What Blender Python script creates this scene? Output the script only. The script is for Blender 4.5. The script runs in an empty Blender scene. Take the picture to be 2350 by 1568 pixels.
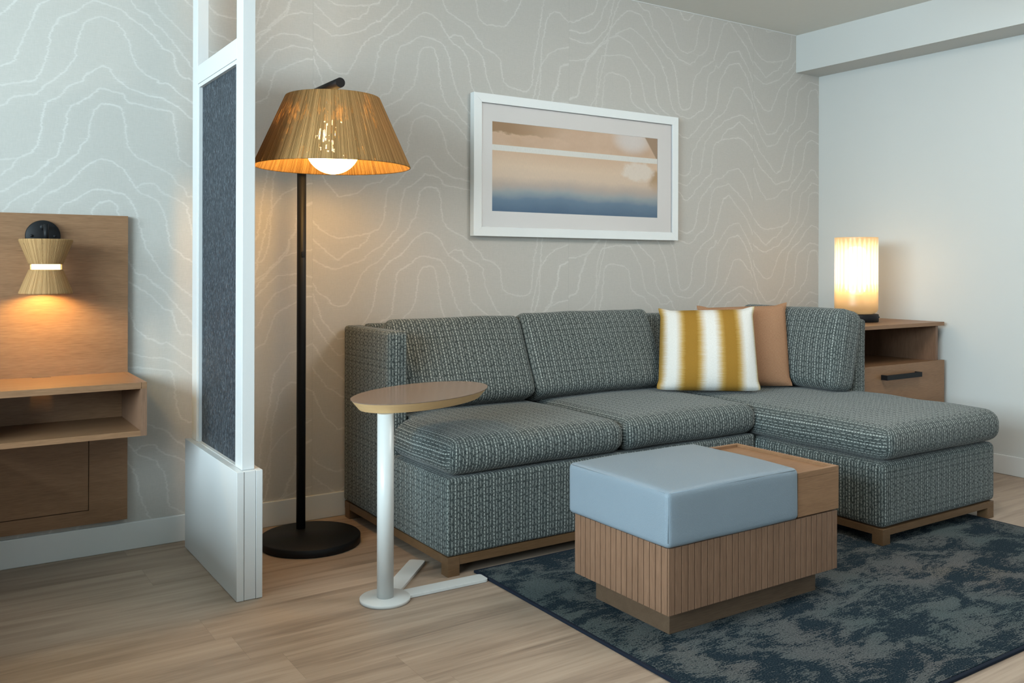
import bpy, bmesh, math, random
from mathutils import Vector, Matrix, noise as mnoise
random.seed(7)
S = bpy.context.scene
COL = S.collection
PI = math.pi

# ------------------------------------------------------------------ node helpers
class NT:
    def __init__(s, name):
        s.m = bpy.data.materials.new(name); s.m.use_nodes = True
        s.t = s.m.node_tree; s.t.nodes.clear()
        s.out = s.t.nodes.new('ShaderNodeOutputMaterial')
    def n(s, typ, **kw):
        nd = s.t.nodes.new(typ)
        for k, v in kw.items(): setattr(nd, k, v)
        return nd
    def set(s, sock, v):
        if hasattr(v, 'is_output'): s.t.links.new(v, sock)
        else: sock.default_value = v
    def math(s, op, a, b=0.0, c=0.0, clamp=False):
        nd = s.n('ShaderNodeMath', operation=op, use_clamp=clamp)
        s.set(nd.inputs[0], a); s.set(nd.inputs[1], b)
        if op in ('MULTIPLY_ADD', 'WRAP', 'COMPARE', 'SMOOTH_MIN', 'SMOOTH_MAX'): s.set(nd.inputs[2], c)
        return nd.outputs[0]
    def smooth(s, x, a, b, lo=0.0, hi=1.0):
        nd = s.n('ShaderNodeMapRange', interpolation_type='SMOOTHSTEP')
        s.set(nd.inputs[0], x); s.set(nd.inputs[1], a); s.set(nd.inputs[2], b); s.set(nd.inputs[3], lo); s.set(nd.inputs[4], hi)
        return nd.outputs[0]
    def lin(s, x, a, b, lo=0.0, hi=1.0):
        nd = s.n('ShaderNodeMapRange')
        s.set(nd.inputs[0], x); s.set(nd.inputs[1], a); s.set(nd.inputs[2], b); s.set(nd.inputs[3], lo); s.set(nd.inputs[4], hi)
        return nd.outputs[0]
    def coord(s, which='Object'):
        return s.n('ShaderNodeTexCoord').outputs[which]
    def xyz(s, v):
        nd = s.n('ShaderNodeSeparateXYZ'); s.set(nd.inputs[0], v); return nd.outputs
    def vec(s, x, y, z=0.0):
        nd = s.n('ShaderNodeCombineXYZ'); s.set(nd.inputs[0], x); s.set(nd.inputs[1], y); s.set(nd.inputs[2], z); return nd.outputs[0]
    def scale(s, v, sc):
        nd = s.n('ShaderNodeVectorMath', operation='MULTIPLY'); s.set(nd.inputs[0], v); nd.inputs[1].default_value = sc; return nd.outputs[0]
    def noise(s, v, scale=5.0, detail=3.0, rough=0.55, dist=0.0, col=False):
        nd = s.n('ShaderNodeTexNoise'); s.set(nd.inputs['Vector'], v)
        nd.inputs['Scale'].default_value = scale; nd.inputs['Detail'].default_value = detail
        nd.inputs['Roughness'].default_value = rough; nd.inputs['Distortion'].default_value = dist
        return nd.outputs['Color' if col else 'Fac']
    def mix(s, f, a, b, mode='MIX'):
        nd = s.n('ShaderNodeMix', data_type='RGBA', blend_type=mode)
        s.set(nd.inputs[0], f)
        for i, v in ((6, a), (7, b)):
            if isinstance(v, tuple) and len(v) == 3: v = (*v, 1)
            s.set(nd.inputs[i], v)
        return nd.outputs[2]
    def ramp(s, f, stops, interp='LINEAR'):
        nd = s.n('ShaderNodeValToRGB'); s.set(nd.inputs[0], f); cr = nd.color_ramp; cr.interpolation = interp
        while len(cr.elements) < len(stops): cr.elements.new(0.5)
        for e, (p, c) in zip(cr.elements, stops): e.position = p; e.color = (*c, 1)
        return nd.outputs[0]
    def bump(s, h, strength=0.3, dist=0.001):
        nd = s.n('ShaderNodeBump'); s.set(nd.inputs['Height'], h)
        nd.inputs['Strength'].default_value = strength; nd.inputs['Distance'].default_value = dist
        return nd.outputs[0]
    def bsdf(s, color, rough=0.5, spec=0.5, normal=None, metal=0.0, **kw):
        nd = s.n('ShaderNodeBsdfPrincipled')
        if isinstance(color, tuple) and len(color) == 3: color = (*color, 1)
        s.set(nd.inputs['Base Color'], color); s.set(nd.inputs['Roughness'], rough)
        nd.inputs['Specular IOR Level'].default_value = spec; nd.inputs['Metallic'].default_value = metal
        if normal is not None: s.set(nd.inputs['Normal'], normal)
        for k, v in kw.items(): s.set(nd.inputs[k], v)
        return nd.outputs[0]
    def mixsh(s, f, a, b):
        nd = s.n('ShaderNodeMixShader'); s.set(nd.inputs[0], f); s.t.links.new(a, nd.inputs[1]); s.t.links.new(b, nd.inputs[2]); return nd.outputs[0]
    def done(s, sh):
        s.t.links.new(sh, s.out.inputs[0]); return s.m

# ------------------------------------------------------------------ object helpers
def tag(o, label=None, cat=None, group=None, kind=None):
    if label: o['label'] = label
    if cat: o['category'] = cat
    if group: o['group'] = group
    if kind: o['kind'] = kind
    return o
def thing(name, loc, label, cat, group=None):
    o = bpy.data.objects.new(name, None); o.empty_display_size = 0.1
    COL.objects.link(o); o.location = loc
    return tag(o, label, cat, group)
def obj(name, bm, mat, parent=None, smooth=False, label=None, bevel=0.0, seg=2, world=True):
    """link a bmesh as ONE mesh object; geometry is given in world metres and stored relative to the parent"""
    me = bpy.data.meshes.new(name)
    off = Vector((0, 0, 0))
    p = parent
    while p is not None: off += p.location; p = p.parent
    if world and off.length > 0:
        for v in bm.verts: v.co -= off
    bmesh.ops.recalc_face_normals(bm, faces=bm.faces)
    bm.to_mesh(me); bm.free()
    mats = mat if isinstance(mat, (list, tuple)) else [mat]
    for m in mats: me.materials.append(m)
    if smooth:
        for f in me.polygons: f.use_smooth = True
    o = bpy.data.objects.new(name, me); COL.objects.link(o)
    if parent is not None: o.parent = parent
    if label: o['label'] = label
    if bevel > 0:
        b = o.modifiers.new('Bevel', 'BEVEL'); b.width = bevel; b.segments = seg; b.limit_method = 'ANGLE'; b.angle_limit = 0.6
    return o
def box(bm, x0, x1, y0, y1, z0, z1, mat=0):
    vs = [bm.verts.new((x, y, z)) for x in (x0, x1) for y in (y0, y1) for z in (z0, z1)]
    for q in ((0, 1, 3, 2), (4, 6, 7, 5), (0, 4, 5, 1), (2, 3, 7, 6), (0, 2, 6, 4), (1, 5, 7, 3)):
        bm.faces.new([vs[i] for i in q]).material_index = mat
    return vs
def BX(*a):
    bm = bmesh.new(); box(bm, *a); return bm
def prism(bm, pts, z0, z1, mat=0, pts2=None):
    pts2 = pts2 or pts
    a = [bm.verts.new((p[0], p[1], z0)) for p in pts2]; b = [bm.verts.new((p[0], p[1], z1)) for p in pts]
    n = len(pts)
    bm.faces.new(a[::-1]).material_index = mat; bm.faces.new(b).material_index = mat
    for i in range(n): bm.faces.new((a[i], a[(i+1) % n], b[(i+1) % n], b[i])).material_index = mat
def lathe(bm, prof, c, n=64, closed=False, ax='z', uv=None):
    """revolve (r, h) profile about a vertical (or Y) axis through c"""
    rings = []
    for r, h in prof:
        if r < 1e-6:
            rings.append([bm.verts.new(_ax(0, 0, h, c, ax))]); continue
        rings.append([bm.verts.new(_ax(r*math.cos(2*PI*k/n), r*math.sin(2*PI*k/n), h, c, ax)) for k in range(n)])
    pairs = list(zip(range(len(rings)-1), range(1, len(rings))))
    if closed: pairs.append((len(rings)-1, 0))
    for i, j in pairs:
        A, B = rings[i], rings[j]
        for k in range(n):
            k2 = (k+1) % n
            if len(A) == 1 and len(B) == 1: continue
            if len(A) == 1: f = bm.faces.new((A[0], B[k], B[k2]))
            elif len(B) == 1: f = bm.faces.new((A[k], A[k2], B[0]))
            else: f = bm.faces.new((A[k], A[k2], B[k2], B[k]))
            f.smooth = True
            if uv is not None:
                for l in f.loops:
                    kk = k if (l.vert in (A[k % len(A)], B[k % len(B)])) else k+1
                    hh = prof[i][1] if l.vert in A else prof[j][1]
                    l[uv].uv = (kk/n, hh)
def _ax(x, y, h, c, ax):
    if ax == 'z': return (c[0]+x, c[1]+y, c[2]+h)
    if ax == 'y': return (c[0]+x, c[1]+h, c[2]+y)
    return (c[0]+h, c[1]+x, c[2]+y)
def tube(bm, p0, p1, r, n=24):
    p0, p1 = Vector(p0), Vector(p1); d = (p1-p0).normalized()
    a = d.orthogonal().normalized(); b = d.cross(a)
    R0 = [bm.verts.new(p0+(a*math.cos(2*PI*k/n)+b*math.sin(2*PI*k/n))*r) for k in range(n)]
    R1 = [bm.verts.new(p1+(a*math.cos(2*PI*k/n)+b*math.sin(2*PI*k/n))*r) for k in range(n)]
    bm.faces.new(R0[::-1]); bm.faces.new(R1)
    for k in range(n):
        f = bm.faces.new((R0[k], R0[(k+1) % n], R1[(k+1) % n], R1[k])); f.smooth = True
def sphere(bm, c, r, sx=1, sz=1, u=40, v=24):
    lathe(bm, [(r*sx*math.sin(PI*i/v), -r*sz*math.cos(PI*i/v)) for i in range(v+1)], c, u)

def _coords(h, r, n):
    """sample positions across [-h,h], dense inside the rounded margin r"""
    m = [-h + r*(1-math.cos(i*PI/2/4)) for i in range(5)] if r > 0 else [-h]
    inner = [-(h-r) + 2*(h-r)*i/n for i in range(1, n)]
    return m + inner + [-x for x in m[::-1]]
def softbox(x0, x1, y0, y1, z0, z1, r=0.03, n=(16, 16, 6), uvmode='v', deform=None, rot=None, squash=None):
    """rounded upholstered block with UVs in metres; deform(p, half) may puff it; rot is applied afterwards about its centre-bottom"""
    c = Vector(((x0+x1)/2, (y0+y1)/2, (z0+z1)/2)); h = Vector(((x1-x0)/2, (y1-y0)/2, (z1-z0)/2))
    bm = bmesh.new(); uv = bm.loops.layers.uv.new('UVMap')
    cs = [_coords(h[i], r, n[i]) for i in range(3)]
    vd = {}
    def V(p):
        k = (round(p[0], 5), round(p[1], 5), round(p[2], 5))
        if k not in vd: vd[k] = bm.verts.new(p)
        return vd[k]
    for ax in range(3):
        a, b = [i for i in range(3) if i != ax]
        for sgn in (-1, 1):
            for i in range(len(cs[a])-1):
                for j in range(len(cs[b])-1):
                    q = []
                    for ii, jj in ((i, j), (i+1, j), (i+1, j+1), (i, j+1)):
                        p = [0, 0, 0]; p[ax] = sgn*h[ax]; p[a] = cs[a][ii]; p[b] = cs[b][jj]; q.append(V(tuple(p)))
                    if sgn*(1 if ax != 1 else -1) < 0: q = q[::-1]
                    f = bm.faces.new(q); f.smooth = True
                    for l in f.loops:
                        p = l.vert.co
                        if ax == 0: w = {'v': (p.y, p.z), 'seat': (p.z+.013, p.y), 'face_x': (p.y, p.z)}[uvmode]
                        elif ax == 1: w = (p.x, p.z)
                        else: w = {'v': (p.x, p.y), 'seat': (p.x, p.y), 'face_x': (p.y, p.x)}[uvmode]
                        l[uv].uv = (w[0]+c[0]*1.0, w[1])
    for v in bm.verts:
        p = v.co.copy()
        q = Vector([max(-(h[i]-r), min(h[i]-r, p[i])) for i in range(3)])
        d = p-q
        if d.length > 1e-9: p = q + d.normalized()*r
        if deform: p = deform(p, h)
        v.co = p
    for v in bm.verts:
        p = v.co
        if rot is not None:
            p = p + Vector((0, 0, h.z)); p = rot @ p; p = p - Vector((0, 0, h.z))
        v.co = p + c
    return bm
# ------------------------------------------------------------------ measurements (metres; X along the sofa wall, Y into it)
H = 1.055                      # eye height
WY = 3.54; XR = 4.59; CZ = 2.437; XL = -2.6; YF = -2.3

# ------------------------------------------------------------------ materials
def plain(name, col, rough=0.5, spec=0.5, bump=None, var=0.0, vs=30.0):
    t = NT(name); c = t.coord(); nrm = None; color = col
    if var: color = t.mix(t.noise(c, vs, 3), tuple(x*(1-var) for x in col), tuple(min(1, x*(1+var)) for x in col))
    if bump: nrm = t.bump(t.noise(c, bump[0], 2), bump[1], 0.0006)
    return t.done(t.bsdf(color, rough, spec, nrm))
WHITE = plain('painted_white', (.60, .605, .60), .35, .4, (300, .05))
TABLEWHITE = plain('powder_coat_white', (.55, .555, .54), .3, .5, (500, .05))
BLACK = plain('black_metal', (.008, .008, .009), .5, .22, (600, .1))
CEIL = plain('ceiling_paint', (.70, .70, .66), .9, .1, (120, .12), .02)
WALLP = plain('wall_paint', (.53, .54, .525), .8, .2, (260, .15), .012, 6)
BASEB = plain('baseboard_paint', (.62, .63, .62), .4, .35)

def wood(name, ca, cb, axis='x', fine=1.0, rough=.42, spec=.4, contrast=1.0):
    t = NT(name); p = t.coord()
    k = {'x': 0, 'y': 1, 'z': 2}[axis]
    s1 = [26.0*fine]*3; s1[k] = 1.6*fine
    s2 = [430.0*fine]*3; s2[k] = 22*fine
    a = t.noise(t.scale(p, s1), 1, 4, .6, .6); b = t.noise(t.scale(p, s2), 1, 2, .6)
    f = t.math('ADD', t.math('MULTIPLY', a, .38), t.math('MULTIPLY', b, .62))
    f = t.lin(f, .5-.17/contrast, .5+.17/contrast)
    return t.done(t.bsdf(t.mix(f, ca, cb), rough, spec, t.bump(b, .12, .0004)))
OAK_X = wood('oak_veneer_horizontal', (.192, .099, .048), (.288, .157, .082), 'x')
OAK_Z = wood('oak_veneer_vertical', (.155, .084, .050), (.240, .135, .083), 'z')
OAK_Y = wood('oak_veneer_depth', (.225, .132, .068), (.325, .200, .112), 'y')
OAK_LEG = wood('oak_leg', (.098, .053, .024), (.150, .084, .041), 'x')
OAK_TABLE = wood('oak_side_table_top', (.225, .160, .122), (.275, .20, .155), 'x', 1, .17, .7)
OAK_PLINTH = wood('oak_plinth_dark', (.085, .050, .030), (.130, .082, .050), 'x')

# floor: long vinyl planks along X
t = NT('vinyl_plank_floor'); p = t.coord(); X, Y, Z = t.xyz(p)
row = t.math('FLOOR', t.math('DIVIDE', Y, .182))
wn = t.n('ShaderNodeTexWhiteNoise', noise_dimensions='1D'); t.set(wn.inputs['W'], row)
xs = t.math('ADD', X, t.math('MULTIPLY', wn.outputs[0], 3.7))
colm = t.math('FLOOR', t.math('DIVIDE', xs, 1.23))
wn2 = t.n('ShaderNodeTexWhiteNoise', noise_dimensions='2D'); t.set(wn2.inputs['Vector'], t.vec(row, colm))
pid = wn2.outputs[0]
q = t.vec(t.math('ADD', xs, t.math('MULTIPLY', pid, 17.0)), Y, t.math('MULTIPLY', pid, 5.0))
g1 = t.noise(t.scale(q, (1.0, 16.0, 1.0)), 1, 5, .62, .8)
g2 = t.noise(t.scale(q, (6.0, 190.0, 1.0)), 1, 3, .6)
g3 = t.noise(t.scale(q, (1.7, 5.0, 1.0)), 1, 2, .5)
f = t.math('ADD', t.math('ADD', t.math('MULTIPLY', g1, .62), t.math('MULTIPLY', g2, .22)), t.math('MULTIPLY', g3, .16))
f = t.math('ADD', f, t.math('MULTIPLY', t.math('SUBTRACT', pid, .5), .06))
c = t.ramp(f, [(.30, (.150, .106, .076)), (.44, (.278, .203, .150)), (.55, (.362, .272, .203)), (.70, (.445, .346, .264))])
ey = t.math('ABSOLUTE', t.math('SUBTRACT', t.math('FRACT', t.math('DIVIDE', Y, .182)), .5))
ex = t.math('ABSOLUTE', t.math('SUBTRACT', t.math('FRACT', t.math('DIVIDE', xs, 1.23)), .5))
gap = t.math('MAXIMUM', t.smooth(ey, .4945, .4995), t.smooth(ex, .4992, .4999))
c = t.mix(t.math('MULTIPLY', gap, .30), c, (.06, .042, .03))
FLOOR = t.done(t.bsdf(c, t.lin(g2, .2, .8, .42, .55), .35, t.bump(t.math('SUBTRACT', g2, gap), .12, .0006)))

# wallpaper: moire contour lines printed on linen, hung in 1.328 m drops (third drop is reverse hung)
WP=[((0.004,0.964),(0.014,0.949),(0.022,0.928),(0.068,0.893),(0.089,0.868),(0.12,0.858),(0.157,0.864),(0.172,0.891),(0.188,0.918),(0.21,0.965),(0.226,0.997),(0.258,1.027),(0.313,1.057),(0.346,1.1),(0.391,1.143),(0.453,1.199),(0.458,1.224),(0.484,1.25),(0.492,1.297),(0.498,1.358),(0.527,1.382),(0.55,1.386),(0.585,1.38),(0.606,1.358),(0.61,1.291),(0.615,1.239),(0.645,1.198),(0.693,1.178),(0.748,1.153),(0.772,1.138),(0.791,1.106),(0.822,1.09),(0.828,1.064),(0.885,1.048),(0.924,1.021),(0.932,0.978),(0.937,0.923),(0.969,0.901),(1.048,0.886),(1.088,0.894),(1.108,0.921),(1.112,0.988),(1.116,1.043),(1.133,1.12),(1.15,1.2),(1.17,1.33),(1.24,1.42),(1.3,1.44)),
((0.01,0.9),(0.05,0.8),(0.12,0.72),(0.2,0.74),(0.245,0.8),(0.269,0.83),(0.278,0.864),(0.288,0.91),(0.294,0.956),(0.313,1.009),(0.352,1.045),(0.414,1.082),(0.448,1.121),(0.476,1.151),(0.523,1.182),(0.564,1.175),(0.6,1.154),(0.624,1.116),(0.645,1.082),(0.667,1.064),(0.716,1.044),(0.747,1),(0.757,0.942),(0.766,0.868),(0.86,0.8),(0.93,0.72),(1.02,0.69),(1.08,0.72),(1.154,1.017),(1.169,1.039),(1.201,1.082),(1.258,1.115),(1.323,1.134)),
((0.645,1.082),(0.667,1.101),(0.716,1.103),(0.734,1.073),(0.797,1.044),(0.829,1.021),(0.842,0.952),(0.855,0.91),(0.881,0.864),(0.905,0.827),(0.937,0.793),(1.01,0.79),(1.06,0.8),(1.122,0.81),(1.143,0.865),(1.156,0.932),(1.16,1.128),(1.177,1.182),(1.189,1.249),(1.209,1.278),(1.241,1.3),(1.273,1.295),(1.323,1.26)),
((0.01,0.8),(0.06,0.72),(0.12,0.65),(0.2,0.67),(0.291,0.775),(0.3,0.74),(0.313,0.79),(0.347,0.801),(0.366,0.823),(0.372,0.855),(0.377,0.906),(0.386,0.979),(0.402,1.012),(0.448,1.033),(0.477,1.058),(0.506,1.073),(0.553,1.069),(0.606,1.058),(0.63,1.032),(0.649,0.992),(0.661,0.93),(0.686,0.854),(0.735,0.773),(0.84,0.68),(0.93,0.64),(1.02,0.68),(1.08,0.72),(1.13,0.75),(1.184,0.803),(1.225,0.847),(1.235,0.897),(1.26,0.931),(1.266,0.987),(1.28,1.033),(1.33,1.05)),
((0.01,0.7),(0.06,0.62),(0.12,0.57),(0.203,0.494),(0.211,0.504),(0.244,0.518),(0.325,0.733),(0.364,0.757),(0.414,0.783),(0.426,0.809),(0.46,0.834),(0.48,0.872),(0.486,0.909),(0.491,0.962),(0.5,1.004),(0.518,1.022),(0.553,1.032),(0.576,1.025),(0.586,0.989),(0.595,0.933),(0.607,0.855),(0.625,0.799),(0.649,0.765),(0.68,0.757),(0.711,0.723),(0.742,0.704),(0.86,0.56),(0.95,0.55),(1.03,0.62),(1.09,0.7),(1.13,0.75),(1.16,0.79),(1.222,0.856),(1.234,0.903),(1.258,0.938),(1.262,0.985),(1.274,1.032),(1.323,1.052)),
((0.01,0.6),(0.06,0.53),(0.12,0.49),(0.203,0.433),(0.256,0.451),(0.306,0.459),(0.328,0.485),(0.345,0.535),(0.357,0.6),(0.366,0.659),(0.396,0.702),(0.443,0.724),(0.472,0.758),(0.507,0.777),(0.536,0.769),(0.589,0.759),(0.631,0.726),(0.68,0.699),(0.717,0.665),(0.748,0.628),(0.752,0.63),(0.778,0.622),(0.788,0.566),(0.808,0.532),(0.843,0.531),(0.95,0.45),(1,0.5),(1.04,0.58),(1.091,0.736),(1.138,0.766),(1.172,0.799),(1.215,0.834),(1.279,0.856),(1.327,0.859)),
((0.01,0.5),(0.06,0.4),(0.12,0.34),(0.203,0.358),(0.256,0.403),(0.311,0.412),(0.34,0.444),(0.371,0.474),(0.414,0.515),(0.44,0.557),(0.445,0.602),(0.458,0.658),(0.476,0.7),(0.524,0.721),(0.583,0.706),(0.607,0.671),(0.626,0.62),(0.644,0.563),(0.681,0.529),(0.736,0.5),(0.758,0.506),(0.813,0.46),(0.838,0.447),(0.95,0.38),(1,0.42),(1.04,0.5),(1.088,0.665),(1.124,0.698),(1.153,0.73),(1.186,0.754),(1.259,0.762),(1.327,0.748)),
((0.042,0.128),(0.083,0.095),(0.114,0.073),(0.145,0.095),(0.177,0.117),(0.215,0.126),(0.223,0.144),(0.244,0.153),(0.26,0.189),(0.303,0.21),(0.325,0.24),(0.333,0.295),(0.337,0.36),(0.346,0.391),(0.385,0.41),(0.427,0.46),(0.461,0.478),(0.478,0.505),(0.525,0.542),(0.554,0.536),(0.578,0.501),(0.62,0.472),(0.675,0.454),(0.681,0.451),(0.739,0.445),(0.788,0.426),(0.838,0.384),(0.95,0.32),(1,0.35),(1.04,0.42),(1.092,0.545),(1.117,0.571),(1.124,0.619),(1.177,0.682),(1.245,0.715),(1.327,0.709)),
((0.001,0.078),(0.042,0.058),(0.088,0.035),(0.119,0.037),(0.156,0.05),(0.231,0.078),(0.258,0.105),(0.296,0.128),(0.303,0.125),(0.35,0.171),(0.358,0.186),(0.386,0.212),(0.402,0.268),(0.41,0.313),(0.416,0.359),(0.43,0.39),(0.475,0.413),(0.525,0.461),(0.608,0.445),(0.612,0.434),(0.616,0.417),(0.681,0.41),(0.773,0.397),(0.783,0.359),(0.794,0.266),(0.801,0.22),(0.839,0.194),(0.95,0.2),(1,0.26),(1.04,0.34),(1.092,0.466),(1.139,0.485),(1.153,0.538),(1.172,0.597),(1.235,0.633),(1.305,0.668),(1.327,0.668)),
((0.002,0.236),(0.037,0.203),(0.078,0.178),(0.113,0.166),(0.165,0.172),(0.26,0.189),(0.303,0.207))]

WP = [list(l) for l in WP]
WP[2] = [q for q in WP[1] if q[0] < .64] + WP[2]
t = NT('moire_wallpaper'); p = t.coord(); X, Y, Z = t.xyz(p)
SW, PR = 1.328, .98
s1 = t.math('GREATER_THAN', X, 1.348); s2 = t.math('GREATER_THAN', X, 2.672); s3 = t.math('GREATER_THAN', X, 4.003); s0 = t.math('GREATER_THAN', X, .02)
base = t.math('ADD', t.math('MULTIPLY', s1, 1.328), t.math('ADD', t.math('MULTIPLY', s2, 1.324), t.math('MULTIPLY', s3, 1.331)))
u = t.math('SUBTRACT', t.math('SUBTRACT', X, .02), base)
u = t.math('SUBTRACT', u, t.math('MULTIPLY', SW, t.math('FLOOR', t.math('DIVIDE', u, 1.3319))))
rev = t.math('MULTIPLY', s2, t.math('SUBTRACT', 1.0, s3))
u = t.math('ADD', u, t.math('MULTIPLY', rev, t.math('SUBTRACT', SW, t.math('MULTIPLY', u, 2.0))))
zs = t.math('ADD', t.math('MULTIPLY', t.math('SUBTRACT', 1.0, s1), -.235), t.math('MULTIPLY', s3, -.10))
v = t.math('ADD', Z, zs)
v = t.math('ADD', v, t.math('MULTIPLY', rev, t.math('SUBTRACT', 3.93, t.math('MULTIPLY', v, 2.0))))
v = t.math('SUBTRACT', v, 1.0)
jit = t.noise(t.scale(p, (9.0, 1.0, 330.0)), 1, 2, .7)
jit2 = t.noise(t.scale(p, (16.0, 1.0, 60.0)), 1, 3, .6)
ju = t.math('ADD', t.math('MULTIPLY', t.math('SUBTRACT', jit, .5), .017), t.math('MULTIPLY', t.math('SUBTRACT', jit2, .5), .022))
uj = t.math('ADD', u, ju)
vj = t.math('ADD', v, t.math('MULTIPLY', t.math('SUBTRACT', t.noise(t.scale(p, (45.0, 1.0, 45.0)), 1, 2), .5), .014))
def fcurve(x, pts):
    nd = t.n('ShaderNodeFloatCurve'); mp = nd.mapping; mp.use_clip = False; cu = mp.curves[0]
    P = [(a/1.33, b/1.5) for a, b in pts]
    cu.points[0].location = P[0]; cu.points[1].location = P[-1]
    for q in P[1:-1]: cu.points.new(*q)
    for q in cu.points: q.handle_type = 'VECTOR'
    mp.update(); t.set(nd.inputs['Value'], x)
    return t.math('MULTIPLY', nd.outputs[0], 1.5)
un = t.math('DIVIDE', uj, 1.33); un2 = t.math('ADD', un, .006)
dmin = None
for i, l in enumerate(WP):
    f0 = fcurve(un, l); f1 = fcurve(un2, l)
    sl = t.math('DIVIDE', t.math('SUBTRACT', f1, f0), .006*1.33)
    gr = t.math('SQRT', t.math('ADD', 1.0, t.math('MULTIPLY', sl, sl)))
    d = t.math('SUBTRACT', v if False else vj, t.math('ADD', f0, t.math('MULTIPLY', t.math('SUBTRACT', f1, f0), .5)))
    d = t.math('DIVIDE', d, PR)
    d = t.math('MULTIPLY', t.math('SUBTRACT', d, t.math('ROUND', d)), PR)
    d = t.math('DIVIDE', t.math('ABSOLUTE', d), gr)
    if i == len(WP)-1: d = t.math('ADD', d, t.math('GREATER_THAN', u, .30))
    dmin = d if dmin is None else t.math('MINIMUM', dmin, d)
core = t.smooth(dmin, .0008, .0052, 1, 0); halo = t.smooth(dmin, .0, .026, 1, 0)
streak = t.smooth(t.noise(t.scale(p, (14.0, 1.0, 420.0)), 1, 2, .7), .5, .72)
amp = t.lin(t.noise(t.scale(p, (5.0, 1, 5.0)), 1, 2), .3, .7, .55, 1.0)
line = t.math('MULTIPLY', t.math('ADD', t.math('MULTIPLY', core, .8), t.math('MULTIPLY', t.math('MULTIPLY', halo, streak), .55)), amp, clamp=True)
wv = t.math('ADD', t.noise(t.scale(p, (60., 1., 900.)), 1, 2), t.noise(t.scale(p, (900., 1., 60.)), 1, 2))
wv = t.lin(wv, .7, 1.3, .95, 1.05)
c = t.mix(line, (.465, .445, .412), (.585, .567, .535))
seam = t.math('MINIMUM', t.math('ABSOLUTE', t.math('SUBTRACT', X, 1.348)), t.math('MINIMUM', t.math('ABSOLUTE', t.math('SUBTRACT', X, 2.672)), t.math('ABSOLUTE', t.math('SUBTRACT', X, 4.003))))
wv = t.math('MULTIPLY', wv, t.smooth(seam, .0006, .0016, .9, 1))
hsv = t.n('ShaderNodeHueSaturation'); t.set(hsv.inputs['Value'], wv); t.set(hsv.inputs['Color'], c)
WALLPAPER = t.done(t.bsdf(hsv.outputs[0], .75, .2))

# sofa weave
t = NT('sofa_weave'); U, V, _ = t.xyz(t.coord('UV'))
uvv = t.vec(U, V)
wob = t.math('MULTIPLY', t.math('SUBTRACT', t.noise(uvv, 22, 2), .5), .0035)
PD = .0385
a = t.math('FRACT', t.math('DIVIDE', t.math('ADD', U, wob), PD))
def stripe(cn, hw, per, ph, duty):
    d = t.math('ABSOLUTE', t.math('SUBTRACT', a, cn))
    m = t.smooth(d, hw*.6, hw*1.15, 1, 0)
    k = t.math('ABSOLUTE', t.math('SUBTRACT', t.math('FRACT', t.math('ADD', t.math('DIVIDE', V, per), ph)), .5))
    return t.math('MULTIPLY', m, t.smooth(k, duty*.5-.06, duty*.5+.06, 1, 0))
ln = t.math('MAXIMUM', stripe(.20, .064, .0125, .0, .70), t.math('MAXIMUM', stripe(.50, .034, .0235, .3, .70), stripe(.84, .034, .0275, .8, .68)))
cellx = t.math('FLOOR', t.math('DIVIDE', U, .0022)); celly = t.math('FLOOR', t.math('DIVIDE', V, .0028))
wn = t.n('ShaderNodeTexWhiteNoise', noise_dimensions='2D'); t.set(wn.inputs['Vector'], t.vec(cellx, celly))
sp = t.smooth(t.math('ADD', t.math('MULTIPLY', wn.outputs[0], .7), t.math('MULTIPLY', t.noise(uvv, 420, 1), .3)), .42, .72)
brk = t.lin(t.noise(uvv, 160, 2), .3, .6, .6, 1.0)
dk = t.mix(t.noise(uvv, 9, 3), (.026, .036, .035), (.036, .042, .042))
c = t.mix(sp, dk, (.112, .128, .124))
c = t.mix(t.math('MULTIPLY', ln, brk), c, (.37, .395, .368))
hgt = t.math('ADD', t.math('MULTIPLY', ln, 1.0), t.math('MULTIPLY', sp, .5))
SOFA = t.done(t.bsdf(c, .9, .12, t.bump(hgt, .35, .0012), **{'Sheen Weight': .12}))

# rug
t = NT('rug_pile'); p = t.coord(); X, Y, Z = t.xyz(p)
n1 = t.noise(t.scale(p, (5.6, 8.8, 1)), 1, 9, .70, .45)
n2 = t.noise(t.scale(p, (22, 210, 1)), 1, 2, .6)
n3 = t.noise(t.scale(p, (170, 300, 1)), 1, 1, .5)
m = t.math('ADD', n1, t.math('ADD', t.math('MULTIPLY', t.math('SUBTRACT', n2, .5), .42), t.math('MULTIPLY', t.math('SUBTRACT', n3, .5), .27)))
m = t.smooth(m, .468, .522)
tone = t.ramp(t.noise(p, 1.6, 3), [(.35, (.082, .106, .106)), (.6, (.116, .113, .110)), (.75, (.165, .142, .105))])
c = t.mix(m, t.mix(n3, (.0012, .0105, .019), (.003, .020, .034)), tone)
wf = t.smooth(t.math('ABSOLUTE', t.math('SUBTRACT', t.math('FRACT', t.math('DIVIDE', Y, .0048)), .5)), .28, .5)
c = t.mix(t.math('MULTIPLY', wf, .45), c, (.004, .007, .010))
c = t.mix(t.lin(n3, .35, .7), t.mix(.45, c, (.005, .009, .013)), t.mix(.12, c, (.2, .2, .19)))
RUG = t.done(t.bsdf(c, .95, .1, t.bump(t.math('ADD', n3, m), .5, .003)))
RUGEDGE = plain('rug_binding', (.012, .016, .026), .9, .1, (900, .3))

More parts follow.
